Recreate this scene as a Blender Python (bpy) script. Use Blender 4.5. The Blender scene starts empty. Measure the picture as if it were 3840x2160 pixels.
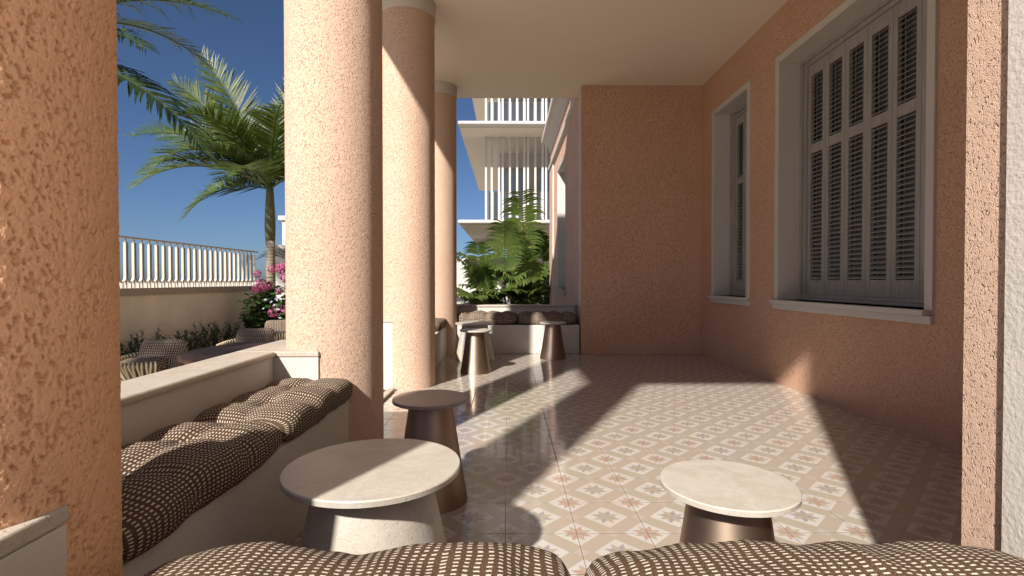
import bpy, math, random
from mathutils import Vector, Matrix, noise
R = math.radians
PI = math.pi
rnd = random.Random(11)

# ------------------------------------------------------------------ camera, sky, sun
S = bpy.context.scene
COL = S.collection
cam = bpy.data.cameras.new("camera"); cam.lens = 18.0; cam.sensor_width = 36.0
cam.clip_start = 0.02; cam.clip_end = 2000
camo = bpy.data.objects.new("camera", cam); COL.objects.link(camo)
camo.location = (0, 0, 1.07); camo.rotation_euler = (R(90 - 0.80), 0, R(-0.50))
S.camera = camo

SUN = Vector((0.483, 1.0, -0.80)).normalized()        # direction the light travels
el = math.asin(-SUN.z)
w = bpy.data.worlds.new("World"); S.world = w; w.use_nodes = True
wn = w.node_tree.nodes; wl = w.node_tree.links
sky = wn.new("ShaderNodeTexSky"); sky.sky_type = 'NISHITA'; sky.sun_disc = False
sky.sun_elevation = el; sky.sun_rotation = R(180 + 25.8)
sky.altitude = 300; sky.air_density = 0.68; sky.dust_density = 1.2; sky.ozone_density = 6.0
bg = wn["Background"]; bg.inputs[1].default_value = 0.05
wl.new(sky.outputs[0], bg.inputs[0])
sl = bpy.data.lights.new("sun", 'SUN'); sl.energy = 5.0; sl.angle = R(1.6); sl.color = (1.0, 0.945, 0.87)
so = bpy.data.objects.new("sun", sl); COL.objects.link(so)
so.rotation_euler = SUN.to_track_quat('-Z', 'Y').to_euler()
so.location = (-6, -10, 12)
vs = S.view_settings; vs.view_transform = 'Standard'; vs.look = 'None'; vs.gamma = 1; vs.exposure = 0.84

# ------------------------------------------------------------------ node helpers
class NT:
    def __init__(s, name):
        s.m = bpy.data.materials.new(name); s.m.use_nodes = True
        s.t = s.m.node_tree; s.n = s.t.nodes; s.l = s.t.links
        s.b = s.n["Principled BSDF"]; s.out = s.n["Material Output"]
    def put(s, sock, v):
        if hasattr(v, 'links'): s.l.new(v, sock)
        elif v is not None:
            if sock.type == 'RGBA' and len(v) == 3: v = (*v, 1)
            sock.default_value = v
    def new(s, typ, **kw):
        n = s.n.new(typ)
        for k, v in kw.items(): setattr(n, k, v)
        return n
    def math(s, op, a, b=None, c=None, clamp=False):
        n = s.new("ShaderNodeMath", operation=op, use_clamp=clamp)
        for i, v in enumerate((a, b, c)):
            if v is not None: s.put(n.inputs[i], v)
        return n.outputs[0]
    def mix(s, f, a, b, blend='MIX'):
        n = s.new("ShaderNodeMix", data_type='RGBA', blend_type=blend)
        s.put(n.inputs[0], f); s.put(n.inputs[6], a); s.put(n.inputs[7], b)
        return n.outputs[2]
    def noise(s, vec, scale, detail=2, rough=0.5, dist=0.0):
        n = s.new("ShaderNodeTexNoise"); s.put(n.inputs["Vector"], vec)
        n.inputs["Scale"].default_value = scale; n.inputs["Detail"].default_value = detail
        n.inputs["Roughness"].default_value = rough; n.inputs["Distortion"].default_value = dist
        return n.outputs[0]
    def ramp(s, f, p0, p1, c0=(0, 0, 0, 1), c1=(1, 1, 1, 1), mode='LINEAR'):
        n = s.new("ShaderNodeValToRGB"); e = n.color_ramp.elements; n.color_ramp.interpolation = mode
        e[0].position = p0; e[1].position = p1; e[0].color = c0; e[1].color = c1
        s.put(n.inputs[0], f); return n.outputs[0]
    def coord(s, which="Object"):
        return s.new("ShaderNodeTexCoord").outputs[which]
    def mapping(s, vec, scale=(1, 1, 1), rot=(0, 0, 0), loc=(0, 0, 0)):
        n = s.new("ShaderNodeMapping"); s.put(n.inputs[0], vec)
        n.inputs["Scale"].default_value = scale; n.inputs["Rotation"].default_value = rot
        n.inputs["Location"].default_value = loc
        return n.outputs[0]
    def sep(s, vec):
        n = s.new("ShaderNodeSeparateXYZ"); s.put(n.inputs[0], vec); return n.outputs
    def comb(s, x, y, z=0.0):
        n = s.new("ShaderNodeCombineXYZ")
        for i, v in enumerate((x, y, z)): s.put(n.inputs[i], v)
        return n.outputs[0]
    def bump(s, h, dist=0.01, strength=1.0, normal=None):
        n = s.new("ShaderNodeBump"); n.inputs["Distance"].default_value = dist
        n.inputs["Strength"].default_value = strength; s.put(n.inputs["Height"], h)
        if normal is not None: s.put(n.inputs["Normal"], normal)
        return n.outputs[0]
    def done(s, color=None, rough=0.7, normal=None, metal=0.0, spec=0.5):
        if color is not None: s.put(s.b.inputs["Base Color"], color)
        s.put(s.b.inputs["Roughness"], rough); s.b.inputs["Metallic"].default_value = metal
        s.b.inputs["Specular IOR Level"].default_value = spec
        if normal is not None: s.put(s.b.inputs["Normal"], normal)
        return s.m

def stucco(name, col, scale, depth, pits=1.0, dist=.3):
    """trowelled stucco: soft lumps with short slanting troughs, relief only"""
    k = NT(name); p = k.coord()
    pm = k.mapping(p, (1, 1, .60), (0, .35, 0))
    a = k.noise(pm, scale, 1, 0.5, dist)
    b = k.noise(p, scale * 1.9, 3, 0.6)
    wob = k.noise(p, scale * 0.28, 2)
    tr = k.ramp(k.math('ADD', a, k.math('MULTIPLY', k.math('SUBTRACT', wob, .5), .30)), 0.24, 0.43, mode='EASE')
    h = k.math('ADD', k.math('MULTIPLY', tr, 0.9 * pits), k.math('MULTIPLY', b, 0.50))
    h = k.math('ADD', h, k.math('MULTIPLY', wob, 0.4))
    big = k.noise(p, 1.1, 4, .6); mid = k.noise(p, 9, 4, .6)
    c = k.mix(k.ramp(big, 0.3, 0.7), tuple(x * 0.95 for x in col), tuple(min(1, x * 1.05) for x in col))
    c = k.mix(k.math('MULTIPLY', k.ramp(mid, .45, .75), .25), c, (col[0] * .97, col[1] * .90, col[2] * .86))
    return k.done(c, 0.9, k.bump(h, depth, 1.0), spec=0.2)

def plaster(name, col, scale=90, depth=0.0012, var=0.05, rough=0.85):
    k = NT(name); p = k.coord()
    h = k.math('ADD', k.noise(p, scale, 3), k.math('MULTIPLY', k.noise(p, scale * .2, 2), .8))
    v = k.noise(p, 1.7, 4, .6)
    c = k.mix(k.ramp(v, .3, .7), tuple(x * (1 - var) for x in col), tuple(min(1, x * (1 + var)) for x in col))
    return k.done(c, rough, k.bump(h, depth), spec=.3)

def stone(name, c1, c2, rough=0.55, depth=0.002):
    k = NT(name); p = k.coord()
    a = k.noise(p, 9, 6, .65, 1.2); b = k.noise(k.mapping(p, (1, 2.2, 3)), 38, 5, .7, .8)
    f = k.math('ADD', k.math('MULTIPLY', a, .6), k.math('MULTIPLY', b, .4))
    c = k.mix(k.ramp(f, .36, .62), c1, c2)
    vein = k.ramp(k.math('ABSOLUTE', k.math('SUBTRACT', k.noise(p, 14, 4, .6, 2.0), .5)), 0.0, .018)
    c = k.mix(k.math('MULTIPLY', k.math('SUBTRACT', 1, vein), .13), c, tuple(x * .62 for x in c1))
    pit = k.ramp(k.noise(p, 120, 2), .30, .40)
    h = k.math('ADD', k.math('MULTIPLY', b, .5), k.math('MULTIPLY', pit, .5))
    return k.done(c, rough, k.bump(h, depth), spec=.4)

def flat(name, col, rough=.6, metal=0.0, spec=.5, var=.06, scale=6):
    k = NT(name); p = k.coord()
    c = k.mix(k.noise(p, scale, 4), tuple(x * (1 - var) for x in col), tuple(min(1, x * (1 + var)) for x in col))
    return k.done(c, rough, None, metal, spec)

def leafmat(name, c1, c2, c3=None, trans=.3, rough=.42, scale=3.0):
    k = NT(name); p = k.coord()
    n1 = k.noise(p, scale, 3); n2 = k.noise(p, scale * 9, 2)
    c = k.mix(k.ramp(n1, .35, .65), c1, c2)
    if c3 is not None: c = k.mix(k.ramp(n2, .60, .72), c, c3)
    k.done(c, rough, None, 0, .45)
    tr = k.new("ShaderNodeBsdfTranslucent")
    k.put(tr.inputs[0], k.mix(.5, c, (c2[0] * 1.5, c2[1] * 1.4, c2[2] * .6)))
    mx = k.new("ShaderNodeMixShader"); mx.inputs[0].default_value = trans
    k.l.new(k.b.outputs[0], mx.inputs[1]); k.l.new(tr.outputs[0], mx.inputs[2])
    k.l.new(mx.outputs[0], k.out.inputs[0])
    return k.m

def weave(name, pu, pv):
    """woven cloth: rows of cream dashes on brown yarn, from the UVs in metres"""
    k = NT(name); uv = k.coord("UV")
    nz = k.noise(uv, 26, 2); nz2 = k.noise(k.mapping(uv, (1, 1, 1), loc=(7, 3, 0)), 30, 2)
    x, y, _ = k.sep(uv)
    fine = k.noise(k.mapping(uv, (900, 260, 1)), 1.0, 2)
    fine2 = k.noise(k.mapping(uv, (420, 1500, 1)), 1.0, 2)
    u = k.math('ADD', k.math('DIVIDE', x, pu), k.math('MULTIPLY', k.math('SUBTRACT', nz, .5), .5))
    v = k.math('ADD', k.math('DIVIDE', y, pv), k.math('MULTIPLY', k.math('SUBTRACT', nz2, .5), .5))
    fu = k.math('ABSOLUTE', k.math('SUBTRACT', k.math('FRACT', u), .5))
    fv = k.math('ABSOLUTE', k.math('SUBTRACT', k.math('FRACT', v), .5))
    fu = k.math('ADD', fu, k.math('MULTIPLY', k.math('SUBTRACT', fine2, .5), .26))
    fv = k.math('ADD', fv, k.math('MULTIPLY', k.math('SUBTRACT', fine, .5), .28))
    mu = k.ramp(fu, .235, .285, (1, 1, 1, 1), (0, 0, 0, 1)); mv = k.ramp(fv, .16, .24, (1, 1, 1, 1), (0, 0, 0, 1))
    m = k.math('MULTIPLY', mu, mv)
    br = k.mix(k.ramp(fine, .35, .65), (.024, .014, .009), (.170, .106, .067))
    cr = k.mix(k.ramp(fine2, .3, .7), (.46, .40, .32), (.74, .68, .59))
    c = k.mix(m, br, cr)
    h = k.math('ADD', k.math('MULTIPLY', m, .8), k.math('MULTIPLY', fine, .6))
    k.done(c, 1.0, k.bump(h, .0028), spec=.04)
    return k.m

TT = 0.301
def floor_tiles():
    k = NT("patterned_floor_tiles"); p = k.coord()
    X, Y, _ = k.sep(p)
    x = k.math('DIVIDE', k.math('ADD', X, 0.007), TT); y = k.math('DIVIDE', k.math('SUBTRACT', Y, 0.045), TT)
    a = k.math('ADD', x, y); b = k.math('SUBTRACT', x, y)
    ra = k.math('ROUND', a); rb = k.math('ROUND', b)
    fa = k.math('SUBTRACT', a, ra); fb = k.math('SUBTRACT', b, rb)
    aa = k.math('ABSOLUTE', fa); ab = k.math('ABSOLUTE', fb)
    par = k.math('ABSOLUTE', k.math('MODULO', k.math('ADD', k.math('ADD', ra, rb), 400.0), 2.0))   # 0 = tile corner, 1 = tile centre
    par = k.math('GREATER_THAN', par, .5)
    mx = k.math('MAXIMUM', aa, ab)
    # diamond
    white = k.math('LESS_THAN', mx, .335)
    # small light diamond where bands cross
    cx = k.math('MAXIMUM', k.math('SUBTRACT', .5, aa), k.math('SUBTRACT', .5, ab))
    cross = k.math('LESS_THAN', cx, .11)
    side = k.math('GREATER_THAN', aa, ab)
    # star in local tile axes
    lx = k.math('MULTIPLY', k.math('ADD', fa, fb), .5); ly = k.math('MULTIPLY', k.math('SUBTRACT', fa, fb), .5)
    th = k.math('ADD', k.math('ARCTAN2', ly, lx), 4 * PI)
    sec = k.math('DIVIDE', th, PI / 4)
    loc = k.math('MULTIPLY', k.math('SUBTRACT', k.math('FRACT', sec), .5), PI / 4)
    la = k.math('ABSOLUTE', loc)
    r = k.math('SQRT', k.math('ADD', k.math('MULTIPLY', lx, lx), k.math('MULTIPLY', ly, ly)))
    # rhombus with 45 degree corner at the centre: outer edge line
    q = k.math('ADD', k.math('MULTIPLY', r, k.math('COSINE', la)), k.math('MULTIPLY', k.math('MULTIPLY', r, k.math('SINE', la)), 2.4142))
    star = k.math('LESS_THAN', q, .222)
    alt = k.math('GREATER_THAN', k.math('MODULO', k.math('FLOOR', sec), 2.0), .5)
    var = k.noise(k.comb(k.math('FLOOR', x), k.math('FLOOR', y)), 7.3, 1)
    cloud = k.noise(p, 5, 4, .6)
    CW = (.50, .472, .440); CT = (.36, .313, .25); CP = (.37, .312, .26); CC = (.405, .365, .32)
    band = k.mix(side, CP, CT)
    band = k.mix(k.math('MULTIPLY', var, .6), band, (.39, .33, .26))
    c = k.mix(cross, band, CC)
    c = k.mix(white, c, CW)
    s0 = k.mix(alt, (.37, .315, .24), (.39, .265, .22)); s1 = k.mix(alt, (.37, .315, .235), (.29, .265, .25))
    c = k.mix(star, c, k.mix(par, s0, s1))
    tone = k.noise(k.comb(k.math('FLOOR', x), k.math('FLOOR', y), 4.7), 9.1, 1)
    c = k.mix(k.math('MULTIPLY', k.ramp(tone, .3, .7), .16), c, (.36, .28, .21))
    # joints
    gx = k.math('SUBTRACT', .5, k.math('ABSOLUTE', k.math('SUBTRACT', k.math('FRACT', x), .5)))
    gy = k.math('SUBTRACT', .5, k.math('ABSOLUTE', k.math('SUBTRACT', k.math('FRACT', y), .5)))
    g = k.math('MINIMUM', gx, gy)
    gm = k.math('LESS_THAN', g, .0038)
    c = k.mix(k.math('MULTIPLY', k.math('SUBTRACT', cloud, .35), .35), c, (.40, .32, .25))
    c = k.mix(k.math('MULTIPLY', gm, .75), c, (.12, .07, .05))
    hh = k.ramp(g, .002, .009)
    rough = k.math('ADD', .05, k.math('MULTIPLY', k.noise(p, 22, 4, .6), .11))
    rough = k.math('ADD', rough, k.math('MULTIPLY', gm, .5))
    nm = k.bump(k.math('ADD', hh, k.math('MULTIPLY', k.noise(p, 3.3, 2), .12)), .0015)
    return k.done(c, rough, nm, spec=.75)

M = {}
M['pink'] = stucco("salmon_stucco", (.61, .42, .312), 185, .0080)  # same plaster as the walls, with sunlit paleness put into the colour
M['pinkwall'] = stucco("salmon_stucco_wall", (.625, .375, .252), 150, .0105, .9)
M['pinknear'] = stucco("salmon_stucco_near", (.68, .385, .228), 330, .0012, 1.0, 0)  # same plaster again, warm bounced light in shade painted in as orange
M['pinkfine'] = stucco("salmon_stucco_fine", (.62, .40, .305), 150, .006)
M['white'] = plaster("white_plaster", (.52, .48, .43), 70, .0016)
M['roughwhite'] = plaster("rough_white_plaster", (.51, .465, .41), 90, .0022)
M['ceil'] = plaster("ceiling_plaster", (.80, .70, .57), 60, .001, .02)
M['trim'] = plaster("trim_paint", (.52, .475, .42), 60, .0006, .03, .6)
M['cap'] = stone("coping_stone", (.37, .315, .25), (.47, .415, .35), .6, .002)
M['trav'] = stone("travertine", (.38, .335, .278), (.475, .435, .38), .42, .0012)
M['travdark'] = stone("brown_stone", (.20, .152, .125), (.27, .212, .176), .40, .0016)
M['gardenwall'] = plaster("garden_wall_render", (.70, .59, .45), 50, .003, .09)
M['gardencap'] = stone("garden_coping", (.30, .235, .17), (.40, .33, .25), .7, .004)
M['rail'] = flat("pale_railing_paint", (.45, .40, .33), .45, 0, .5, .03)
M['floor'] = floor_tiles()
M['weave'] = weave("woven_cushion_cloth", .0196, .0118)
M['weave_big'] = weave("woven_chair_cloth", .026, .020)
M['farwhite'] = plaster("white_render", (.53, .50, .46), 30, .002, .03)
M['soffit'] = plaster("soffit_render", (.66, .59, .49), 30, .001, .03)

def mk_bronze():
    k = NT("brushed_bronze"); p = k.coord()
    n1 = k.noise(p, 260, 2); n2 = k.noise(p, 6, 3)
    c = k.mix(n2, (.31, .23, .175), (.39, .30, .235))
    r = k.math('ADD', .44, k.math('MULTIPLY', n2, .08))
    tg = k.new("ShaderNodeTangent", direction_type='RADIAL', axis='Z')
    k.b.inputs["Anisotropic"].default_value = .50; k.b.inputs["Anisotropic Rotation"].default_value = .25
    k.l.new(tg.outputs[0], k.b.inputs["Tangent"])
    return k.done(c, r, k.bump(n1, .00012), 1.0)
M['bronze'] = mk_bronze()

def mk_wood(name, c1, c2, rough, sc=(40, 2.5, 40)):
    k = NT(name); p = k.coord()
    n1 = k.noise(k.mapping(p, sc), 1.0, 5, .6, .4); n2 = k.noise(p, 60, 3)
    c = k.mix(k.ramp(n1, .3, .7), c1, c2)
    return k.done(c, rough, k.bump(k.math('ADD', n1, k.math('MULTIPLY', n2, .3)), .0008), spec=.4)
M['shutter'] = mk_wood("greyed_shutter_wood", (.27, .247, .218), (.355, .327, .29), .7, (30, 30, 3))
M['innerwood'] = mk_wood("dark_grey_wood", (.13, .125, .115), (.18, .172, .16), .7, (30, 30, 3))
M['walnut'] = mk_wood("walnut_tabletop", (.045, .022, .014), (.095, .045, .028), .62, (2.5, 30, 30))
M['rope'] = mk_wood("cream_rope", (.50, .40, .24), (.68, .57, .38), .85, (60, 60, 200))
M['tubing'] = flat("dark_bronze_tube", (.10, .07, .05), .4, .8)
M['glass'] = NT("tinted_glass").done((.30, .33, .36), .06, None, 0.0, .8)
M['ground'] = plaster("pale_ground", (.52, .46, .38), 12, .004, .12)
M['soil'] = plaster("planting_soil", (.12, .085, .055), 30, .02, .3)
M['paving'] = plaster("pale_paving", (.58, .54, .49), 10, .003, .06)
M['palm'] = leafmat("palm_leaf", (.036, .064, .012), (.088, .128, .024), (.20, .19, .05), .24, .48, 1.2)
M['palmdark'] = leafmat("dark_palm_leaf", (.020, .040, .012), (.045, .075, .020), (.12, .12, .035), .16, .40, 1.2)  # palm leaf with backlit shade put into its darker colour
M['areca'] = leafmat("areca_leaf", (.038, .074, .016), (.098, .146, .030), (.30, .22, .06), .28, .36, 2.2)
M['stemgreen'] = flat("green_stem", (.17, .22, .06), .5, 0, .4, .2, 9)
M['shrub'] = leafmat("shrub_leaf", (.018, .045, .018), (.050, .085, .034), (.10, .14, .06), .15, .45, 7)
M['hyd'] = leafmat("broad_leaf", (.025, .065, .014), (.085, .150, .030), None, .28, .45, 5)
M['brightleaf'] = leafmat("bright_broad_leaf", (.045, .12, .022), (.12, .22, .045), None, .35, .45, 5)
M['pinkpetal'] = leafmat("pink_petal", (.30, .045, .13), (.47, .12, .25), (.56, .24, .35), .25, .6, 16)
M['lilacpetal'] = leafmat("lilac_petal", (.24, .21, .33), (.36, .33, .44), None, .25, .6, 9)
M['blush'] = leafmat("blush_petal", (.58, .42, .42), (.66, .54, .52), None, .25, .6, 9)
M['twig'] = flat("brown_twig", (.08, .055, .035), .8, 0, .3, .2, 10)

def mk_trunk():
    k = NT("ringed_palm_trunk"); p = k.coord(); _, _, z = k.sep(p)
    wz = k.math('ADD', z, k.math('MULTIPLY', k.noise(p, 7, 3), .035))
    ring = k.math('ABSOLUTE', k.math('SUBTRACT', k.math('FRACT', k.math('DIVIDE', wz, .085)), .5))
    n = k.noise(k.mapping(p, (20, 20, 60)), 1, 4)
    c = k.mix(k.ramp(ring, .38, .49), k.mix(n, (.20, .165, .125), (.32, .27, .21)), (.12, .09, .06))
    return k.done(c, .9, k.bump(k.math('ADD', k.math('MULTIPLY', ring, -1), n), .015), spec=.2)
M['trunk'] = mk_trunk()
def mk_shaft():
    k = NT("green_crownshaft"); p = k.coord(); _, _, z = k.sep(p)
    n = k.noise(k.mapping(p, (6, 6, 1.5)), 1, 4, .6)
    return k.done(k.mix(k.ramp(n, .35, .65), (.075, .085, .030), (.13, .14, .055)), .45, k.bump(n, .004))
M['shaft'] = mk_shaft()

# ------------------------------------------------------------------ mesh helpers
class MB:
    def __init__(s): s.v = []; s.f = []; s.uv = {}
    def add(s, vs, fs):
        o = len(s.v); s.v.extend([tuple(v) for v in vs]); s.f.extend([tuple(i + o for i in f) for f in fs]); return s
    def box(s, x0, x1, y0, y1, z0, z1):
        return s.add([(x0,y0,z0),(x1,y0,z0),(x1,y1,z0),(x0,y1,z0),(x0,y0,z1),(x1,y0,z1),(x1,y1,z1),(x0,y1,z1)],
                     [(0,3,2,1),(4,5,6,7),(0,1,5,4),(1,2,6,5),(2,3,7,6),(3,0,4,7)])
    def prism(s, pts, axis, a0, a1):
        """closed polygon pts (2-D) pushed along an axis from a0 to a1"""
        def P(p, a): return (a, p[0], p[1]) if axis == 'x' else ((p[0], a, p[1]) if axis == 'y' else (p[0], p[1], a))
        n = len(pts)
        vs = [P(p, a0) for p in pts] + [P(p, a1) for p in pts]
        fs = [(i, (i + 1) % n, n + (i + 1) % n, n + i) for i in range(n)]
        fs += [tuple(range(n))[::-1], tuple(range(n, 2 * n))]
        return s.add(vs, fs)
    def lathe(s, prof, n=64, c=(0, 0), cap=True):
        k = len(prof); vs = []; fs = []
        for r, z in prof:
            for i in range(n):
                t = 2 * PI * i / n; vs.append((c[0] + r * math.cos(t), c[1] + r * math.sin(t), z))
        for j in range(k - 1):
            for i in range(n):
                i2 = (i + 1) % n; fs.append((j*n+i, j*n+i2, (j+1)*n+i2, (j+1)*n+i))
        if cap:
            fs.append(tuple(range(n))[::-1]); fs.append(tuple(range((k-1)*n, k*n)))
        return s.add(vs, fs)
    def tube(s, pts, rad, n=8):
        pts = [Vector(p) for p in pts]; vs = []; fs = []
        for i, p in enumerate(pts):
            t = (pts[min(i+1, len(pts)-1)] - pts[max(i-1, 0)]).normalized()
            up = Vector((0, 0, 1)) if abs(t.z) < .9 else Vector((1, 0, 0))
            a = t.cross(up).normalized(); b = t.cross(a)
            r = rad[i] if isinstance(rad, (list, tuple)) else rad
            for j in range(n):
                q = 2 * PI * j / n; vs.append(p + a * (r * math.cos(q)) + b * (r * math.sin(q)))
        for i in range(len(pts) - 1):
            for j in range(n):
                j2 = (j + 1) % n; fs.append((i*n+j, i*n+j2, (i+1)*n+j2, (i+1)*n+j))
        fs.append(tuple(range(n))[::-1]); fs.append(tuple(range((len(pts)-1)*n, len(pts)*n)))
        return s.add(vs, fs)
    def build(s, name, m, parent=None, smooth=False, bevel=0, loc=None, angle=None):
        me = bpy.data.meshes.new(name); me.from_pydata(s.v, [], s.f); me.validate(); me.update()
        me.materials.append(m)
        if smooth: me.polygons.foreach_set("use_smooth", [True] * len(me.polygons))
        if s.uv:
            ul = me.uv_layers.new(name="UVMap")
            for poly in me.polygons:
                for li, vi in zip(poly.loop_indices, poly.vertices):
                    ul.data[li].uv = s.uv.get((poly.index, vi), s.uv.get(vi, (0, 0)))
        o = bpy.data.objects.new(name, me); COL.objects.link(o)
        if parent: o.parent = parent
        if loc: o.location = loc
        if angle is not None:
            me.polygons.foreach_set("use_smooth", [True] * len(me.polygons)); me.set_sharp_from_angle(angle=R(angle))
        if bevel:
            b = o.modifiers.new("bevel", 'BEVEL'); b.width = bevel; b.segments = 3; b.limit_method = 'ANGLE'; b.angle_limit = R(40)
        return o

def tag(o, label=None, cat=None, group=None, kind=None):
    if label: o["label"] = label
    if cat: o["category"] = cat
    if group: o["group"] = group
    if kind: o["kind"] = kind
    return o
def thing(name, label, cat, loc=(0, 0, 0), rz=0, group=None):
    o = bpy.data.objects.new(name, None); COL.objects.link(o); o.empty_display_size = .1
    o.location = loc; o.rotation_euler = (0, 0, rz)
    return tag(o, label, cat, group)
def dup(root, loc, rz=0, label=None, scale=None):
    r = root.copy(); COL.objects.link(r); r.location = loc; r.rotation_euler = (0, 0, rz)
    if label: r["label"] = label
    if scale: r.scale = (scale,) * 3
    for ch in list(root.children):
        c = ch.copy(); COL.objects.link(c); c.parent = r
        for g in list(ch.children):
            d = g.copy(); COL.objects.link(d); d.parent = c
    return r

# ------------------------------------------------------------------ ground, floor
GZ = -0.45
tag(MB().add([(-600,-600,GZ),(600,-600,GZ),(600,900,GZ),(-600,900,GZ)], [(0,1,2,3)]).build("ground", M['ground']), kind='structure')
XF0, XF1 = -1.12, 3.2
tag(MB().box(XF0, XF1, 0.30, 8.30, GZ - .02, 0).build("floor", M['floor']), kind='structure')
tag(MB().box(-1.47, XF0 - .002, 3.3, 5.0, GZ - .02, -.15).box(-1.80, -1.472, 3.3, 5.0, GZ - .02, -.30).build("steps", M['cap'], bevel=.008), kind='structure')
tag(MB().box(-1.16, -1.095, 3.34, 4.985, .004, .03).build("threshold", M['cap'], bevel=.006),
    'low pale stone threshold along the floor edge between the two middle columns', 'threshold')
tag(MB().box(-1.2, 1.06, 8.5, 30, GZ - .02, .12).build("planting_bed", M['soil']), kind='structure')
tag(MB().box(-2.3, -1.21, 9.5, 20.9, GZ - .02, .42).build("terrace", M['paving']), kind='structure')

# ------------------------------------------------------------------ columns
CX, CR, ZC = -1.02, 0.273, 3.89
CY = [0.90, 3.05, 5.27, 7.52]
clab = ['rough orange stucco column nearest the viewer, filling the left edge of the view',
        'sunlit salmon stucco column beside the stone table, its top out of view',
        'salmon stucco column with white ring and diagonal roof shadow, second along the row',
        'farthest and slimmest looking salmon stucco column, beside the far cushioned bench']
for y, lb in zip(CY, clab):
    c = thing("column", lb, 'column', (CX, y, 0), 0, 'stucco columns along the open side of the porch')
    if y < 1:                                           # seen from arm's length: real relief
        m = MB(); ztop, dz = 2.0, .0021; nz_ = int(ztop / dz); N3 = noise.noise
        a0, a1 = R(-141), R(59)                         # finely cut on the side that faces the porch and the bench
        an = [a0 + (a1 - a0) * q / 560 for q in range(561)] + [a1 + (2 * PI - (a1 - a0)) * q / 60 for q in range(1, 60)]
        na = len(an); ca = [(math.cos(t), math.sin(t)) for t in an]
        for i in range(nz_ + 1):
            z = ztop * i / nz_
            for cc, ss in ca:
                X_, Y_ = CR * cc, CR * ss; zs = z * .66 + X_ * .30
                f1_ = N3((X_ * 150, Y_ * 150, zs * 150)); f2_ = N3((X_ * 60, Y_ * 60, zs * 55 + 9)); f3_ = N3((X_ * 300, Y_ * 300, z * 280))
                t_ = (f1_ + .55 * f2_ + .25 * f3_ + .60) / .42; t_ = min(1, max(0, t_)); t_ = t_ * t_ * (3 - 2 * t_)
                r_ = CR - .0075 * (1 - t_) + .0013 * f3_ + .0014 * f2_ + .0010 * f1_
                m.v.append((r_ * cc, r_ * ss, z))
        for i in range(nz_):
            o_ = i * na
            for q in range(na):
                q2 = (q + 1) % na; m.f.append((o_ + q, o_ + q2, o_ + na + q2, o_ + na + q))
        m.lathe([(CR, ztop), (CR, ZC - .165)], 96, cap=False)
        m.build("shaft", M['pinknear'], c, smooth=True)
    else:
        MB().lathe([(CR, 0.0), (CR, ZC - .165)], 96).build("shaft", M['pink'], c, angle=40)
    MB().lathe([(CR + .006, ZC - .165), (CR + .008, ZC - .155), (CR + .008, ZC)], 96).build("capital", M['trim'], c, angle=40)

# ------------------------------------------------------------------ roof
rb = MB().box(-1.54, 3.22, 0.40, 7.95, ZC, ZC + .30)
rb.box(-1.54, -1.36, .40, 7.95, ZC + .298, ZC + 1.12).box(-1.361, 3.22, 7.77, 7.95, ZC + .298, ZC + 1.12).box(-1.361, 3.22, .40, .58, ZC + .298, ZC + 1.12)
tag(rb.build("porch_roof", M['ceil']),
    'flat plastered porch roof slab with plain beige ceiling', 'roof')

# ------------------------------------------------------------------ house
XR, YB, XW, YN = 2.82, 7.41, 1.07, 1.19
house = thing("house", 'salmon stucco house with white window frames, shutters and cornice', 'house', (2.8, 4, 0))
house.location = (0, 0, 0)
ZT = ZC - .002
bw = dict(y0=3.41, y1=5.305, z0=.875, z1=3.335)      # big window opening in the right wall
sw = dict(y0=5.995, y1=6.965, z0=.875, z1=3.335)     # small one
wr = MB()
wr.box(XR, XR + .36, YN, bw['y0'], 0, ZT); wr.box(XR, XR + .36, bw['y1'], sw['y0'], 0, ZT); wr.box(XR, XR + .36, sw['y1'], YB + .3, 0, ZT)
for q in (bw, sw):
    wr.box(XR, XR + .36, q['y0'], q['y1'], 0, q['z0']); wr.box(XR, XR + .36, q['y0'], q['y1'], q['z1'], ZT)
wr.build("wall", M['pinkwall'], house)
MB().box(XW, XR - .002, YB, YB + .30, 0.002, ZT).build("wall", M['pinkwall'], house)
MB().box(XW, XR - .002, 1.078, YN, 0.002, ZT).build("end_wall", M['pink'], house)
MB().box(XW - .015, XW + .5, -2.5, 1.077, GZ, 4.3).build("corner_trim", M['roughwhite'], house)
# facade running away beyond the porch
wy0, wy1, wz0, wz1 = 9.6, 11.1, .92, 3.42
YE = 13.1
fm = MB().box(XW + .03, XW + .45, YB + .302, wy0, GZ, 7.2).box(XW + .03, XW + .45, wy1, YE, GZ, 7.2)
fm.box(XW + .03, XW + .45, wy0, wy1, GZ, wz0).box(XW + .03, XW + .45, wy0, wy1, wz1, 7.2)
fm.build("facade", M['pinkfine'], house)
MB().box(XW - .012, XW + .028, YB + .04, YB + .23, 0.69, 7.1).build("corner_trim", M['trim'], house, bevel=.004)
MB().box(XW + .002, XW + .029, YB + .232, 8.08, .69, 3.86).build("pilaster", M['pinkfine'], house)
MB().box(XW - .004, XW + .029, 8.082, 8.12, .3, 3.86).build("pilaster_edge", M['trim'], house)
MB().box(XW - .004, XW + .029, 12.15, 12.19, GZ, 3.86).build("pilaster_edge", M['trim'], house)
MB().box(XW + .002, XW + .029, 12.192, YE + .01, GZ, 3.86).build("pilaster", M['pinkfine'], house)
MB().prism([(XW + .03, 3.862), (XW - .03, 3.88), (XW - .03, 3.96), (XW - .01, 3.985), (XW + .03, 3.985)], 'y', 7.97, YE + .03).build("string_course", M['trim'], house)
prof = [(XW + .03, 4.36)]
for i in range(7):
    t = i / 6 * PI / 2; prof.append((XW - .0 - .175 * (1 - math.cos(t)), 4.38 + .2 * math.sin(t)))
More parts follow.
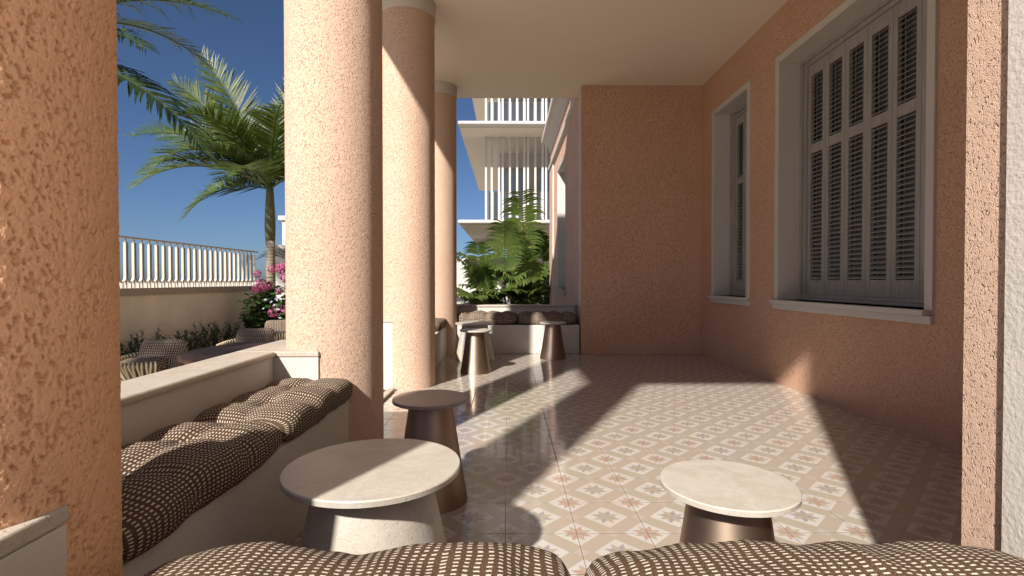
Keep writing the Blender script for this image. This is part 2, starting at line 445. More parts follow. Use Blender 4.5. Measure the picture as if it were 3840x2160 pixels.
prof += [(XW - .195, 4.60), (XW - .195, 4.70), (XW - .17, 4.74), (XW + .03, 4.74)]
MB().prism(prof, 'y', 7.97, YE + .12).build("cornice", M['trim'], house)

def window_frame_boxes(q, x0, x1, wd):
    m = MB()
    m.box(x0, x1, q['y0'] - wd, q['y0'], q['z0'], q['z1'] + wd).box(x0, x1, q['y1'], q['y1'] + wd, q['z0'], q['z1'] + wd)
    return m.box(x0, x1, q['y0'] + .0005, q['y1'] - .0005, q['z1'], q['z1'] + wd)
def porch_window(q, npan, lb):
    y0, y1, z0, z1 = q['y0'], q['y1'], q['z0'], q['z1']
    xs = XR + .245
    lin = MB()                                         # plastered reveal lining
    t = .012
    lin.box(XR - .016, xs + .10, y0, y0 + t, z0, z1).box(XR - .016, xs + .10, y1 - t, y1, z0, z1).box(XR - .016, xs + .10, y0 + t, y1 - t, z1 - t, z1)
    win = lin.build("window", M['trim'], house); win["label"] = lb
    window_frame_boxes(q, XR - .02, XR + .03, .058).build("frame", M['trim'], win, bevel=.003)
    sill = MB().box(XR - .060, XR + .24, y0 - .028, y1 + .075, z0 - .038, z0).box(XR - .032, XR + .02, y0 - .058, y1 + .062, z0 - .095, z0 - .039)
    sill.build("sill", M['trim'], win, bevel=.004)
    yi0, yi1, zi0, zi1 = y0 + t, y1 - t, z0, z1 - t
    fr = MB()                                          # two stepped wooden casings
    for d, xa, xb in ((.035, xs - .045, xs + .06), (.075, xs - .02, xs + .062)):
        e = .0 if d < .05 else .036
        fr.box(xa, xb, yi0 + e, yi0 + d, zi0, zi1).box(xa, xb, yi1 - d, yi1 - e, zi0, zi1)
        fr.box(xa, xb, yi0 + d, yi1 - d, zi1 - d, zi1 - e).box(xa, xb, yi0 + d, yi1 - d, zi0 + e * .8 + .001, zi0 + d * .8)
    fr.build("casing", M['shutter'], win, bevel=.003)
    a, b = yi0 + .077, yi1 - .077
    zb, ztp = zi0 + .062, zi1 - .078
    pw = (b - a) / npan
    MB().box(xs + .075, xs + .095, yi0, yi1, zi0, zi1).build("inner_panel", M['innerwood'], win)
    for i in range(npan):
        p = MB(); ya = a + i * pw + .002; yb = a + (i + 1) * pw - .002
        st = .047
        p.box(xs, xs + .035, ya, ya + st, zb, ztp).box(xs, xs + .035, yb - st, yb, zb, ztp)
        p.box(xs + .002, xs + .033, ya + st, yb - st, zb, zb + .14).box(xs + .002, xs + .033, ya + st, yb - st, ztp - .11, ztp)
        p.box(xs + .002, xs + .033, ya + st, yb - st, 2.355, 2.445)
        for za, zz in ((zb + .14, 2.355), (2.445, ztp - .11)):
            n = int((zz - za) / .0415)
            for j in range(n):
                zc = za + (j + .5) * (zz - za) / n
                h, d2, th = .0118, .0195, .0020
                x0_, x1_ = xs + .017 - d2, xs + .017 + d2
                vs_ = [(x0_, ya + st, zc - h), (x0_, yb - st, zc - h), (x1_, yb - st, zc + h), (x1_, ya + st, zc + h)]
                vs_ += [(v[0], v[1], v[2] + th * 2) for v in vs_]
                p.add(vs_, [(0, 1, 2, 3), (7, 6, 5, 4), (0, 4, 5, 1), (1, 5, 6, 2), (2, 6, 7, 3), (3, 7, 4, 0)])
            p.box(xs + .038, xs + .044, yb - st - .035, yb - st - .027, za, zz)
        p.build("shutter", M['shutter'], win)
porch_window(bw, 6, 'wide recessed window with six grey louvred shutters')
porch_window(sw, 3, 'narrow recessed window with grey louvred shutters, nearer the back wall')
# facade window
q = dict(y0=wy0, y1=wy1, z0=wz0, z1=wz1)
lin = MB().box(XW + .02, XW + .30, wy0, wy0 + .012, wz0, wz1).box(XW + .02, XW + .30, wy1 - .012, wy1, wz0, wz1).box(XW + .02, XW + .30, wy0 + .012, wy1 - .012, wz1 - .012, wz1)
fw = lin.build("window", M['trim'], house); fw["label"] = 'tall white window recess in the facade beyond the porch'
window_frame_boxes(q, XW + .01, XW + .04, .05).build("frame", M['trim'], fw)
MB().box(XW - .06, XW + .30, wy0 - .06, wy1 + .06, wz0 - .05, wz0).box(XW - .03, XW + .03, wy0 - .04, wy1 + .04, wz0 - .13, wz0 - .051).build("sill", M['cap'], fw)
MB().box(XW + .302, XW + .32, wy0, wy1, wz0, wz1).build("pane", M['glass'], fw)

# ------------------------------------------------------------------ parapets with stone coping
PZ = .69
# left parapet between first and second column
rt = thing("parapet", 'white parapet with pale stone coping between the two nearest columns', 'parapet', (0,0,0), 0, 'low white parapets round the porch')
MB().box(-1.455, -1.262, .86, 2.76, GZ, PZ - .032).build("wall", M['white'], rt)
MB().box(-1.47, -1.245, .855, 2.76, PZ - .030, PZ).build("coping", M['cap'], rt, bevel=.012)
def pier(x0, x1, y0, y1, lb):
    r = thing("pier", lb, 'pier', (0, 0, 0), 0, 'white piers built against the columns')
    MB().box(x0, x1, y0, y1, GZ if x1 < -1.1 else .001, PZ - .032).build("block", M['white'], r, bevel=.004)
    MB().box(x0 - .01, x1 + .003, y0 - .006, y1 + .003, PZ - .030, PZ).build("coping", M['cap'], r, bevel=.006)
# recesses behind columns are filled by the columns themselves
pier(-1.455, -1.02, 2.765, 3.32, 'white stone-capped pier wrapped round the foot of the sunlit middle column')
pier(-1.455, -1.045, 5.02, 5.50, 'sunlit white pier against the column with the diagonal roof shadow')
pier(-1.455, -.80, 7.50, 8.20, 'white pier in the far corner beside the farthest column')
pier(-1.455, -.748, .40, .872, 'near white pier with brown-edged stone cap in the bottom left corner')
rt = thing("parapet", 'white parapet behind the bench between the two farthest columns', 'parapet', (0,0,0), 0, 'low white parapets round the porch')
MB().box(-1.455, -1.262, 5.51, 7.49, GZ, PZ - .032).build("wall", M['white'], rt)
MB().box(-1.47, -1.245, 5.51, 7.49, PZ - .030, PZ).build("coping", M['cap'], rt, bevel=.012)
rt = thing("parapet", 'white parapet with grey stone coping behind the far bench, plants beyond', 'parapet', (0,0,0), 0, 'low white parapets round the porch')
MB().box(-.79, XW - .014, 8.03, 8.24, GZ, PZ - .032).build("wall", M['white'], rt)
MB().box(-.785, XW - .013, 8.015, 8.255, PZ - .030, PZ).build("coping", M['cap'], rt, bevel=.010)
rt = thing("parapet", 'near parapet behind the closest cushions at the bottom edge of the view', 'parapet', (0,0,0), 0, 'low white parapets round the porch')
MB().box(-.712, XW - .02, .38, .56, GZ, PZ - .032).build("wall", M['white'], rt)
MB().box(-.710, XW - .018, .365, .575, PZ - .030, PZ).build("coping", M['cap'], rt, bevel=.010)

# ------------------------------------------------------------------ benches
SZ = .42
def bench(x0, x1, y0, y1, lb):
    tag(MB().box(x0, x1, y0, y1, .001, SZ).build("bench", M['white'], bevel=.006), lb, 'bench', 'built-in white plaster benches')
bench(-1.26, -.875, 1.09, 2.875, 'white built-in bench along the left parapet, ending at the sunlit middle column')
bench(-1.26, -.875, 5.52, 7.46, 'white built-in bench mostly hidden behind the column with the roof shadow')
bench(-.82, XW - .016, 7.485, 8.03, 'white built-in bench across the far end in front of the plants')
bench(-.71, XW - .022, .57, 1.075, 'white built-in bench under the two closest cushions')

# ------------------------------------------------------------------ cushions
def spow(x, p): return math.copysign(abs(x) ** p, x)
def cushion_mesh(L, W, T, seed, nu=84, nth=64, tufts=2, dent=1.0, flatbot=.42):
    m = MB(); pts = {}
    dense = []
    for q in range(1441):
        th = 2 * PI * q / 1440 - PI / 2 + 1e-4
        dense.append((spow(math.cos(th), .42), spow(math.sin(th), .72)))
    acc = [0.0]
    for q in range(1440):
        acc.append(acc[-1] + math.hypot((dense[q+1][0] - dense[q][0]) * W / 2, (dense[q+1][1] - dense[q][1]) * T * .56))
    sect = []; q = 0
    for j in range(nth):
        t_ = acc[-1] * (j + .5) / nth
        while acc[q + 1] < t_: q += 1
        f = (t_ - acc[q]) / max(1e-9, acc[q+1] - acc[q])
        sect.append((dense[q][0] * (1 - f) + dense[q+1][0] * f, dense[q][1] * (1 - f) + dense[q+1][1] * f))
    for i in range(nu + 1):
        t = -1 + 2 * i / nu; u = .55 * t + .45 * math.sin(t * PI / 2) if abs(t) < 1 else t
        ez = max(0, 1 - abs(u) ** 4.5) ** .42; ey = max(0, 1 - abs(u) ** 12) ** .28
        for j in range(nth):
            v, s_ = sect[j]; y = W / 2 * ey * v; z = T * .56 * ez * s_
            x = L / 2 * u
            nz = noise.noise(Vector((x * 5 + seed * 7.1, y * 6, seed + z * 3)))
            nz2 = noise.noise(Vector((x * 17 + seed * 3.3, y * 9 + 4, seed * 2 + z * 8)))
            if tufts:
                cu = 0
                for k in range(tufts):
                    u0 = -1 + 2 * (k + 1) / (tufts + 1) + .03 * math.sin(seed * 5 + k * 2 + v * 2)
                    du = (u - u0) * L / 2
                    cu = max(cu, .75 * math.exp(-(du / .05) ** 2) * (.45 + .55 * abs(v)))
                    cu = max(cu, 1.15 * math.exp(-(du / .05) ** 2 - (y / .05) ** 2))
                cl = math.exp(-((y - .015 * math.sin(x * 7 + seed)) / .032) ** 2)
                if s_ > -.2:
                    k_ = min(1, (s_ + .2) / .5)
                    z -= T * dent * k_ * (.20 * cu + .13 * cl) * max(ez, .2)
                    y *= 1 - .05 * cu * dent
            z += T * .08 * nz + T * .055 * nz2
            y += .008 * nz * (1 if abs(v) > .6 else 0)
            # pinched corners: puff out slightly
            z = max(z, -T * flatbot)
            pts[i, j] = Vector((x + .008 * nz2, y, z + T * flatbot))
    vid = {}
    for i in range(nu + 1):
        for j in range(nth):
            vid[i, j] = len(m.v); m.v.append(tuple(pts[i, j]))
    U = [0.0]; jt = nth // 2
    for i in range(1, nu + 1): U.append(U[-1] + (pts[i, jt] - pts[i-1, jt]).length)
    V = [0.0]
    for j in range(1, nth + 1): V.append(V[-1] + (pts[nu // 2, j % nth] - pts[nu // 2, j-1]).length)
    for i in range(nu):
        for j in range(nth):
            j2 = (j + 1) % nth; fi = len(m.f)
            m.f.append((vid[i, j], vid[i+1, j], vid[i+1, j2], vid[i, j2]))
            m.uv[fi, vid[i, j]] = (U[i], V[j]); m.uv[fi, vid[i+1, j]] = (U[i+1], V[j])
            m.uv[fi, vid[i+1, j2]] = (U[i+1], V[j+1]); m.uv[fi, vid[i, j2]] = (U[i], V[j+1])
    return m
def cushion(L, W, T, seed, loc, rz, lb, tufts=2, dent=1.0):
    o = cushion_mesh(L, W, T, seed, tufts=tufts, dent=dent).build("seat_cushion", M['weave'], smooth=True, loc=loc)
    o.rotation_euler = (0, 0, rz)
    return tag(o, lb, 'cushion', 'woven brown and cream bench cushions')
CT_ = .140
cushion(.90, .43, CT_, 1, (-1.055, 1.545, SZ), PI/2, 'brown and cream woven cushion in column shadow, nearer one on the left bench')
cushion(.88, .43, CT_, 2, (-1.055, 2.43, SZ), PI/2, 'sunlit woven cushion on the left bench, against the sunlit middle column')
cushion(.85, .50, .134, 3, (-.290, .815, SZ), 0, 'closest woven cushion at the bottom edge, left of the gap between two', 1, .6)
cushion(.93, .50, .138, 4, (.600, .815, SZ), 0, 'closest woven cushion at the bottom edge, running into the right corner', 1, .6)
cushion(.96, .46, .195, 5, (-.320, 7.75, SZ), 0, 'woven cushion on the far bench behind the pair of overlapping tables', 3, 1.1)
cushion(.90, .46, .195, 6, (.60, 7.75, SZ), 0, 'woven cushion on the far bench behind the lone bronze table', 3, 1.1)
cushion(.95, .42, CT_, 7, (-1.07, 6.96, SZ), PI/2, 'dark woven cushion end showing past the column with the roof shadow')

# ------------------------------------------------------------------ side tables
def frustum(prof, n=72): return MB().lathe(prof, n)
def small_table():
    t = thing("side_table", '', 'side table', (0, 0, 0), 0, 'round side tables on the tiled floor')
    pr = []
    for i in range(15):
        s_ = i / 14; pr.append((.182 - .078 * s_ ** .86, .001 + .478 * s_))
    pr[0] = (.178, .001)
    MB().lathe(pr, 72).build("base", M['bronze'], t, angle=50)
    MB().lathe([(.176, .480), (.184, .484), (.185, .497), (.182, .500)], 72).build("tabletop", M['trav'], t, angle=30)
    return t
def stone_table():
    t = thing("side_table", '', 'side table', (0, 0, 0), 0, 'round side tables on the tiled floor')
    MB().lathe([(.268, .001), (.262, .05), (.172, .474)], 72).build("base", M['trav'], t, angle=50)
    MB().lathe([(.255, .476), (.266, .481), (.268, .496), (.265, .500)], 72).build("tabletop", M['trav'], t, angle=30)
    return t
st0 = stone_table(); st0.location = (-.415, 1.585, 0); st0["label"] = 'large pale stone table crossed by a diagonal shadow, closest to the left bench'
sm0 = small_table(); sm0.location = (.623, 1.437, 0); sm0["label"] = 'sunlit bronze cone table with cream stone top, alone at the front right'
dk = dup(sm0, (-.375, 2.50, 0), 1.0, 'shaded bronze table with brown stone top behind the large stone table')
for ch in dk.children:
    if ch.name.startswith("tabletop"):
        ch.data = ch.data.copy(); ch.data.materials[0] = M['travdark']; ch["label"] = 'brown stone top'
dup(sm0, (-.375, 5.99, 0), 2.0, 'gleaming bronze cone table standing in front of a stone one, far end')
dup(sm0, (.626, 7.06, 0), 3.0, 'dark bronze cone table standing alone before the far bench')
dup(st0, (-.445, 6.98, 0), 2.2, 'stone table half hidden behind the gleaming bronze one at the far end')

# ------------------------------------------------------------------ garden wall and railing
XG = -6.8
gw = thing("garden_wall", 'shaded beige garden wall with stone coping under the railing', 'wall')
MB().box(XG - .28, XG, 2.0, 14.25, GZ, .80).build("wall", M['gardenwall'], gw)
MB().box(XG - .34, XG + .05, 1.95, 14.30, .802, .935).build("coping", M['gardencap'], gw, bevel=.006)
rl = thing("railing", 'pale railing of tall U-shaped hoops on the garden wall', 'railing', (XG - .06, 0, 0))
ZB, ZR = .937, 1.87
MB().box(-.035, .035, 3.0, 14.1, ZR - .035, ZR).build("top_rail", M['rail'], rl, bevel=.004)
P = .204
def hoop():
    m = MB(); hw, th, dx = .078, .012, .024; zc = ZB + .20; top = ZR - .105
    path = [(-hw, top)] + [(-hw * math.cos(a), zc - hw * 1.15 * math.sin(a)) for a in [i / 12 * PI for i in range(13)]] + [(hw, top)]
    out = []; n = len(path)
    for i, (y, z) in enumerate(path):
        a = path[max(0, i-1)]; b = path[min(n-1, i+1)]
        t = Vector((b[0] - a[0], b[1] - a[1])).normalized(); nn = Vector((-t.y, t.x))
        out.append(((y + nn.x * th / 2, z + nn.y * th / 2), (y - nn.x * th / 2, z - nn.y * th / 2)))
    vs = []; fs = []
    for (p0, p1) in out: vs += [(-dx, *p0), (dx, *p0), (dx, *p1), (-dx, *p1)]
    for i in range(n - 1):
        for k in range(4):
            k2 = (k + 1) % 4; fs.append((i*4+k, i*4+k2, (i+1)*4+k2, (i+1)*4+k))
    fs += [(0, 1, 2, 3), ((n-1)*4+3, (n-1)*4+2, (n-1)*4+1, (n-1)*4)]
    m.add(vs, fs); zl = zc - hw * 1.15 - th / 2
    m.box(-.022, .022, -.012, .012, ZB, zl + .004)
    return m
h0 = p0 = None
nU = 53
for i in range(nU):
    y = 3.25 + i * P
    if h0 is None:
        h0 = hoop().build("hoop", M['rail'], rl, angle=35); h0.location = (0, y, 0)
        p0 = MB().box(-.011, .011, -.011, .011, ZB, ZR - .036).build("post", M['rail'], rl); p0.location = (0, y - P / 2, 0)
    else:
        for src, yy in ((h0, y), (p0, y - P / 2)):
            o = src.copy(); COL.objects.link(o); o.parent = rl; o.location = (0, yy, 0)
# far white walls and house
tag(MB().box(-7.1, -2.2, 15.6, 15.9, GZ, 2.16).build("boundary_wall", M['farwhite'], bevel=.01),
    'tall white boundary wall beyond the palm trunk at the end of the garden', 'wall')
tag(MB().box(-2.19, 3.0, 21.0, 21.3, GZ, 1.99).build("boundary_wall", M['farwhite'], bevel=.01),
    'sunlit white boundary wall behind the leafy palms past the far bench', 'wall')
wh = thing("white_house", 'white flat-roofed house top showing just above the tall boundary wall', 'house')
MB().box(-8.1, -4.2, 18.5, 22, GZ, 3.25).build("wall", M['farwhite'], wh)
MB().box(-8.2, -4.1, 18.4, 22.1, 3.252, 3.40).build("roof", M['farwhite'], wh)

# ------------------------------------------------------------------ apartment building beyond
ap = thing("apartment_building", 'white apartment building with deep balcony slabs and vertical fins', 'building')
Y1 = 15.6; XA = -1.51
for zt, nm in ((2.93, 0), (5.93, 1), (8.93, 2)):
    MB().box(XA, 7.0, Y1, 27.0, zt - .11, zt).build("balcony_slab", M['farwhite'], ap, bevel=.04)
    MB().box(XA + .05, 7.0, Y1 + .3, 26.9, zt - .13, zt - .111).build("soffit", M['soffit'], ap)
Y2 = 16.9
xfin = [763, 802, 851, 876, 925, 974, 1023, 1048, 1098, 1147, 1171]
fx = [((1400 + .552 * (v + 6)) / 1.4907 - 1278) / 1288 * Y2 for v in xfin]
k0 = len(fx)
fx += [fx[-1] + d for d in (.31, .62, .78, 1.09, 1.4, 1.56, 1.87, 2.2)]
for zb, zt in ((2.932, 5.80), (5.932, 8.80), (-.45, 2.80)):
    if zb < 0: continue
    for x in fx:
        MB().box(x - .032, x + .032, Y2, Y2 + .16, zb, zt - .002).build("fin", M['farwhite'], ap)
    MB().box(fx[0] + .05, 6.9, Y2 + .35, Y2 + .37, zb, zb + 1.1).build("balustrade", M['glass'], ap)
    MB().box(fx[0] + .05, 6.9, Y2 + .345, Y2 + .375, zb + 1.1, zb + 1.13).build("handrail", M['rail'], ap)
    MB().box(fx[0] + .35, 6.9, Y2 + 2.2, 26.5, zb, zt - .002).build("wall", M['farwhite'], ap)
    for a, b in ((.5, 1.5), (1.7, 2.3), (2.6, 4.2)):
        wq = MB().box(fx[0] + a, fx[0] + b, Y2 + 2.17, Y2 + 2.198, zb + .05, zt - .55).build("window", M['shutter'], ap)
        MB().box(fx[0] + a + .06, fx[0] + b - .06, Y2 + 2.155, Y2 + 2.168, zb + .12, zt - .62).build("pane", M['glass'], wq)
MB().box(fx[0] + .8, 6.9, Y1 + 4.2, 26.5, GZ, 2.79).build("ground_storey", M['farwhite'], ap)

# ------------------------------------------------------------------ foliage
def basis(d, up=Vector((0, 0, 1))):
    d = d.normalized(); s_ = d.cross(up)
    if s_.length < 1e-3: s_ = Vector((1, 0, 0))
    s_.normalize(); return d, s_, s_.cross(d)
def frond_mesh(az, e0, droop, L, nl=46, ll=.62, lw=.030, vee=25, sag=.5, stalk=.16, twist=0.0, seed=0, fwd=50, roll=None, blunt=False):
    """a pinnate frond from the origin: rachis tube plus two rows of tapering leaflets"""
    r_ = random.Random(seed); m = MB(); pts = []; p = Vector((0, 0, 0)); N = 26
    for i in range(N + 1):
        s_ = i / N; e = R(e0 - droop * s_ ** 1.35); a = az + twist * s_ * s_
        d = Vector((math.cos(e) * math.cos(a), math.cos(e) * math.sin(a), math.sin(e)))
        pts.append((p.copy(), d)); p = p + d * (L / N)
    m.tube([q[0] for q in pts], [max(.004, .026 * L / 3.4 * (1 - i / N) ** .8 + .003) for i in range(N + 1)], 5)
    roll = r_.uniform(-.25, .25) if roll is None else R(roll)
    for k in range(nl):
        s_ = stalk + (1 - stalk) * (k + .3) / nl
        fi = s_ * N; i0 = min(N - 1, int(fi)); f = fi - i0
        P_ = pts[i0][0].lerp(pts[i0 + 1][0], f); d, side, up = basis(pts[i0][1])
        side, up = side * math.cos(roll) + up * math.sin(roll), up * math.cos(roll) - side * math.sin(roll)
        q = (s_ - stalk) / (1 - stalk)
        ln = ll * (.42 + .58 * math.sin(PI * min(1, .12 + q * .80)) ** .8) * (1 - (.12 if blunt else .50) * q ** 3)
        for sg in (-1, 1):
            if r_.random() < .03: continue
            l_ = ln * r_.uniform(.85, 1.1); fa = R(fwd * (.55 + .75 * q) * r_.uniform(.8, 1.2)); ve = R(vee * r_.uniform(.5, 1.4))
            dr = d * math.sin(fa) + (side * sg * math.cos(ve) + up * math.sin(ve)) * math.cos(fa)
            wd = d.cross(dr).cross(dr).normalized() if d.cross(dr).length > 1e-4 else d
            wd = (d - dr * d.dot(dr)).normalized()
            pp = P_.copy(); vv = []; ns = 4; sgv = sag * r_.uniform(.5, 1.5)
            brk = r_.random() < .08
            for t in range(ns + 1):
                x = t / ns; w_ = lw * l_ / ll * (1.0 if t else .45) * (1 - x ** 2.2) ** .9 * .5 + .0008
                vv += [pp + wd * w_, pp - wd * w_]
                dd = dr + Vector((0, 0, -1)) * sgv * x * x * (1.6 if brk and x > .5 else 1)
                pp = pp + dd.normalized() * (l_ / ns)
            m.add(vv, [(2*t, 2*t+1, 2*t+3, 2*t+2) for t in range(ns)])
    return m
def palm(name, lb, loc, zc, rt, fr, leaf, shaft_len=1.1, seed=0):
    o = thing(name, lb, 'palm tree', loc)
    H_ = zc - loc[2]
    hs = H_ - shaft_len
    lean = lambda z: (.04 * math.sin(z * .5 + seed) * .5, 0)
    pts = [(*lean(hs * i / 8), hs * i / 8) for i in range(9)]
    MB().tube(pts, [rt * (1.25 - .25 * min(1, i / 3)) for i in range(9)], 20).build("trunk", M['trunk'], o, smooth=True)
    b = pts[-1]
    sp = [(b[0], b[1], hs + shaft_len * i / 8 + (.0 if i else -.01)) for i in range(9)]
    MB().tube(sp, [rt * k for k in (1.02, 1.12, 1.16, 1.15, 1.10, 1.02, .92, .84, .70)], 20).build("crownshaft", M['shaft'], o, smooth=True)
    for i, f in enumerate(fr):
        q = frond_mesh(**f, seed=seed * 50 + i).build("frond", leaf, o)
        q.location = (b[0], b[1], H_ - .05)
    return o
A = lambda deg: R(deg)
# azimuth: 180 = left in the view, 270 = towards the viewer, 90 = away
def FR(az, e0, droop, L, roll=None, nl=72, ll=.90, lw=.060, vee=14, sag=.22):
    return dict(az=A(az), e0=e0, droop=droop, L=L, nl=nl, ll=ll, lw=lw, vee=vee, sag=sag, stalk=.09, roll=roll, fwd=40)
f1 = [
  FR(178, 72, 22, 3.9, 60, ll=.85), FR(186, 60, 26, 3.5, 55), FR(174, 48, 58, 3.5, 50), FR(205, 36, 78, 2.9, 20),
  FR(222, 26, 78, 3.0, 15), FR(165, 12, 62, 2.9, 40), FR(250, 62, 100, 3.2, 0), FR(85, 80, 24, 3.5, 60),
  FR(12, 80, 30, 3.6, -60), FR(300, 58, 80, 3.3, -20), FR(340, 30, 80, 3.3, -40), FR(10, 45, 75, 3.3, -40),
  FR(60, 40, 70, 3.2), FR(118, 45, 70, 3.2, 30), FR(276, 20, 65, 2.8, 0, ll=.85), FR(210, 50, 78, 3.2, 30),
  FR(240, 40, 95, 3.0, 10), FR(150, 60, 60, 3.2, 45), FR(20, 62, 60, 3.3, -50),
]
palm("palm_tree", 'tall palm with ringed trunk and green crownshaft by the end of the railing', (-6.02, 13.1, GZ), 3.45, .112, f1, M['palm'], 1.35, 3)
f2 = [
  FR(0, -10, 50, 2.9, -20, 58, .62, .056, 12, 1.4), FR(356, 20, 60, 1.85, -20, 46, .58, .056, 12, 1.5),
  FR(4, 33, 58, 2.75, -20, 60, .85, .060, 15, 1.4), FR(330, -10, 50, 2.6, -20, 54, .50, .045, 10, 1.2),
] + [FR(a, 45, 80, 2.8, None, 50, .5, .045, 15, .8) for a in (60, 110, 160, 210, 260, 300)]
palm("palm_tree", 'nearer palm whose dark fronds droop in from the top left behind the near column', (-6.25, 6.6, GZ), 4.15, .14, f2, M['palmdark'], 1.2, 9)
f3 = [FR(a, e, 70, 2.5, None, 54, .6, .05, 15, .7) for a, e in ((5, 20), (40, 35), (75, 15), (110, 40), (150, 30), (185, 20), (220, 40), (260, 25), (300, 30), (335, 45), (20, 60), (140, 65), (250, 65))]
palm("palm_tree", 'palm beyond the left edge of the view whose fronds shade the garden table', (-6.25, 1.35, GZ), 4.1, .14, f3, M['palmdark'], 1.2, 12)
# low palms behind the far bench
def areca(lb, loc, fr, seed):
    f_ = 1.34 if loc[1] > 9.5 else 1.42                # they stand past the house corner, out of the roof's shade
    o = thing("leafy_palm", lb, 'palm', (loc[0] * f_, loc[1] * f_, 1.07 + (loc[2] - 1.07) * f_), 0, 'leafy palms in the bed behind the far bench')
    o.scale = (f_, f_, f_)
    r_ = random.Random(seed)
    for i, f in enumerate(fr):
        az, h, e0, dr, L = f
        b = Vector((r_.uniform(-.12, .12), r_.uniform(-.12, .12), 0))
        top = b + Vector((math.cos(az) * .10 * h, math.sin(az) * .10 * h, h))
        MB().tube([b, b.lerp(top, .5) + Vector((.01, 0, 0)), top], [.026, .022, .016], 8).build("stem", M['stemgreen'], o, smooth=True)
        q = frond_mesh(az, e0, dr, L * .98, 26, L * .31 + .05, .066, 4, 1.7, .20, 0, seed * 31 + i, 16, blunt=True).build("frond", M['areca'], o)
        q.location = top
    return o
areca('tallest leafy palm against the white fins of the apartment building', (.42, 10.4, .38),
      [(A(262), .95, 96, 50, 1.62), (A(215), .75, 82, 58, 1.25), (A(185), .30, 62, 70, 1.05), (A(300), .40, 62, 80, .95), (A(20), .55, 64, 70, 1.0), (A(255), .10, 52, 85, .9), (A(340), .2, 70, 60, 1.1)], 1)
areca('leafy palm with an upright frond, left of the tallest leafy palm', (-.16, 9.9, .38),
      [(A(268), .42, 94, 48, 1.50), (A(200), .35, 74, 52, 1.15), (A(186), .12, 56, 62, 1.05), (A(235), .08, 55, 85, .95), (A(330), .25, 62, 75, 1.0), (A(15), .30, 72, 55, 1.1), (A(285), .05, 45, 85, .75)], 2)
areca('leafy palm against the house corner, mostly cut off by the facade', (.95, 11.2, .38),
      [(A(190), .75, 72, 75, 1.15), (A(205), .5, 58, 85, 1.05), (A(260), .4, 70, 75, 1.0), (A(240), .9, 85, 60, 1.1)], 3)
areca('low leafy palm at the left end of the bed by the white boundary wall', (-.46, 10.5, .38),
      [(A(200), .35, 76, 50, 1.15), (A(192), .12, 54, 75, 1.05), (A(265), .35, 92, 45, 1.2), (A(245), .05, 52, 80, .9)], 4)

areca('low spreading leafy palm in front of the tallest one, just behind the far bench', (.30, 9.35, .38),
      [(A(200), .12, 60, 80, .95), (A(240), .10, 66, 85, .9), (A(300), .12, 62, 80, .9), (A(345), .15, 60, 75, .95), (A(268), .20, 88, 60, 1.0), (A(170), .25, 70, 60, 1.0), (A(20), .25, 74, 55, 1.05)], 5)
areca('low spreading leafy palm in front of the left pair, just behind the far bench', (-.40, 9.3, .38),
      [(A(195), .10, 58, 80, .85), (A(235), .08, 64, 85, .8), (A(310), .10, 62, 80, .85), (A(350), .12, 62, 75, .9), (A(265), .15, 86, 60, .95), (A(20), .20, 74, 55, 1.0)], 6)

def leaf_poly(m, p, d, n, L, W, fold=.15):
    """an ovate leaf of 6 faces along d with normal n"""
    s_ = d.cross(n).normalized(); n = s_.cross(d)
    prof = [(0, .08), (.25, .85), (.5, 1.0), (.78, .62), (1.0, .02)]
    vs = []
    for x, w_ in prof:
        c = p + d * (L * x) - n * (L * .22 * x * x)
        vs += [c - s_ * (W / 2 * w_) + n * (fold * W * w_), c, c + s_ * (W / 2 * w_) + n * (fold * W * w_)]
    fs = []
    for i in range(4):
        for k in range(2): fs.append((3*i+k, 3*i+k+1, 3*i+k+4, 3*i+k+3))
    m.add(vs, fs)
def rvec(r_): 
    while True:
        v = Vector((r_.uniform(-1, 1), r_.uniform(-1, 1), r_.uniform(-1, 1)))
        if .1 < v.length < 1: return v.normalized()
def shrub(loc, h, seed):
    r_ = random.Random(seed)
    o = thing("shrub", 'small dark green shrub in the row along the foot of the garden wall', 'shrub', loc, 0, 'shrubs along the garden wall')
    st = MB(); lf = MB()
    for k in range(15):
        a = r_.uniform(0, 2 * PI); sp = r_.uniform(.05, .30)
        b = Vector((r_.uniform(-.12, .12), r_.uniform(-.16, .16), 0))
        hh = h * r_.uniform(.55, 1.12)
        tip = b + Vector((math.cos(a) * sp, math.sin(a) * sp * 1.2, hh))
        st.tube([b, b.lerp(tip, .5), tip], [.007, .005, .003], 4)
        n = 17
        for i in range(n):
            s_ = .12 + .88 * i / (n - 1); p = b.lerp(tip, s_)
            az = i * 2.4 + r_.uniform(-.4, .4); e = r_.uniform(.5, 1.05)
            d = Vector((math.cos(az) * math.cos(e), math.sin(az) * math.cos(e), math.sin(e)))
            leaf_poly(lf, p, d, Vector((-d.x, -d.y, 1.2)).normalized(), r_.uniform(.065, .10), r_.uniform(.022, .034))
    st.build("stem", M['twig'], o); lf.build("foliage", M['shrub'], o)
for i in range(15):
    shrub((-6.42 + rnd.uniform(-.10, .12), 7.0 + i * .46 + rnd.uniform(-.08, .08), GZ), rnd.uniform(.46, .60), 100 + i)

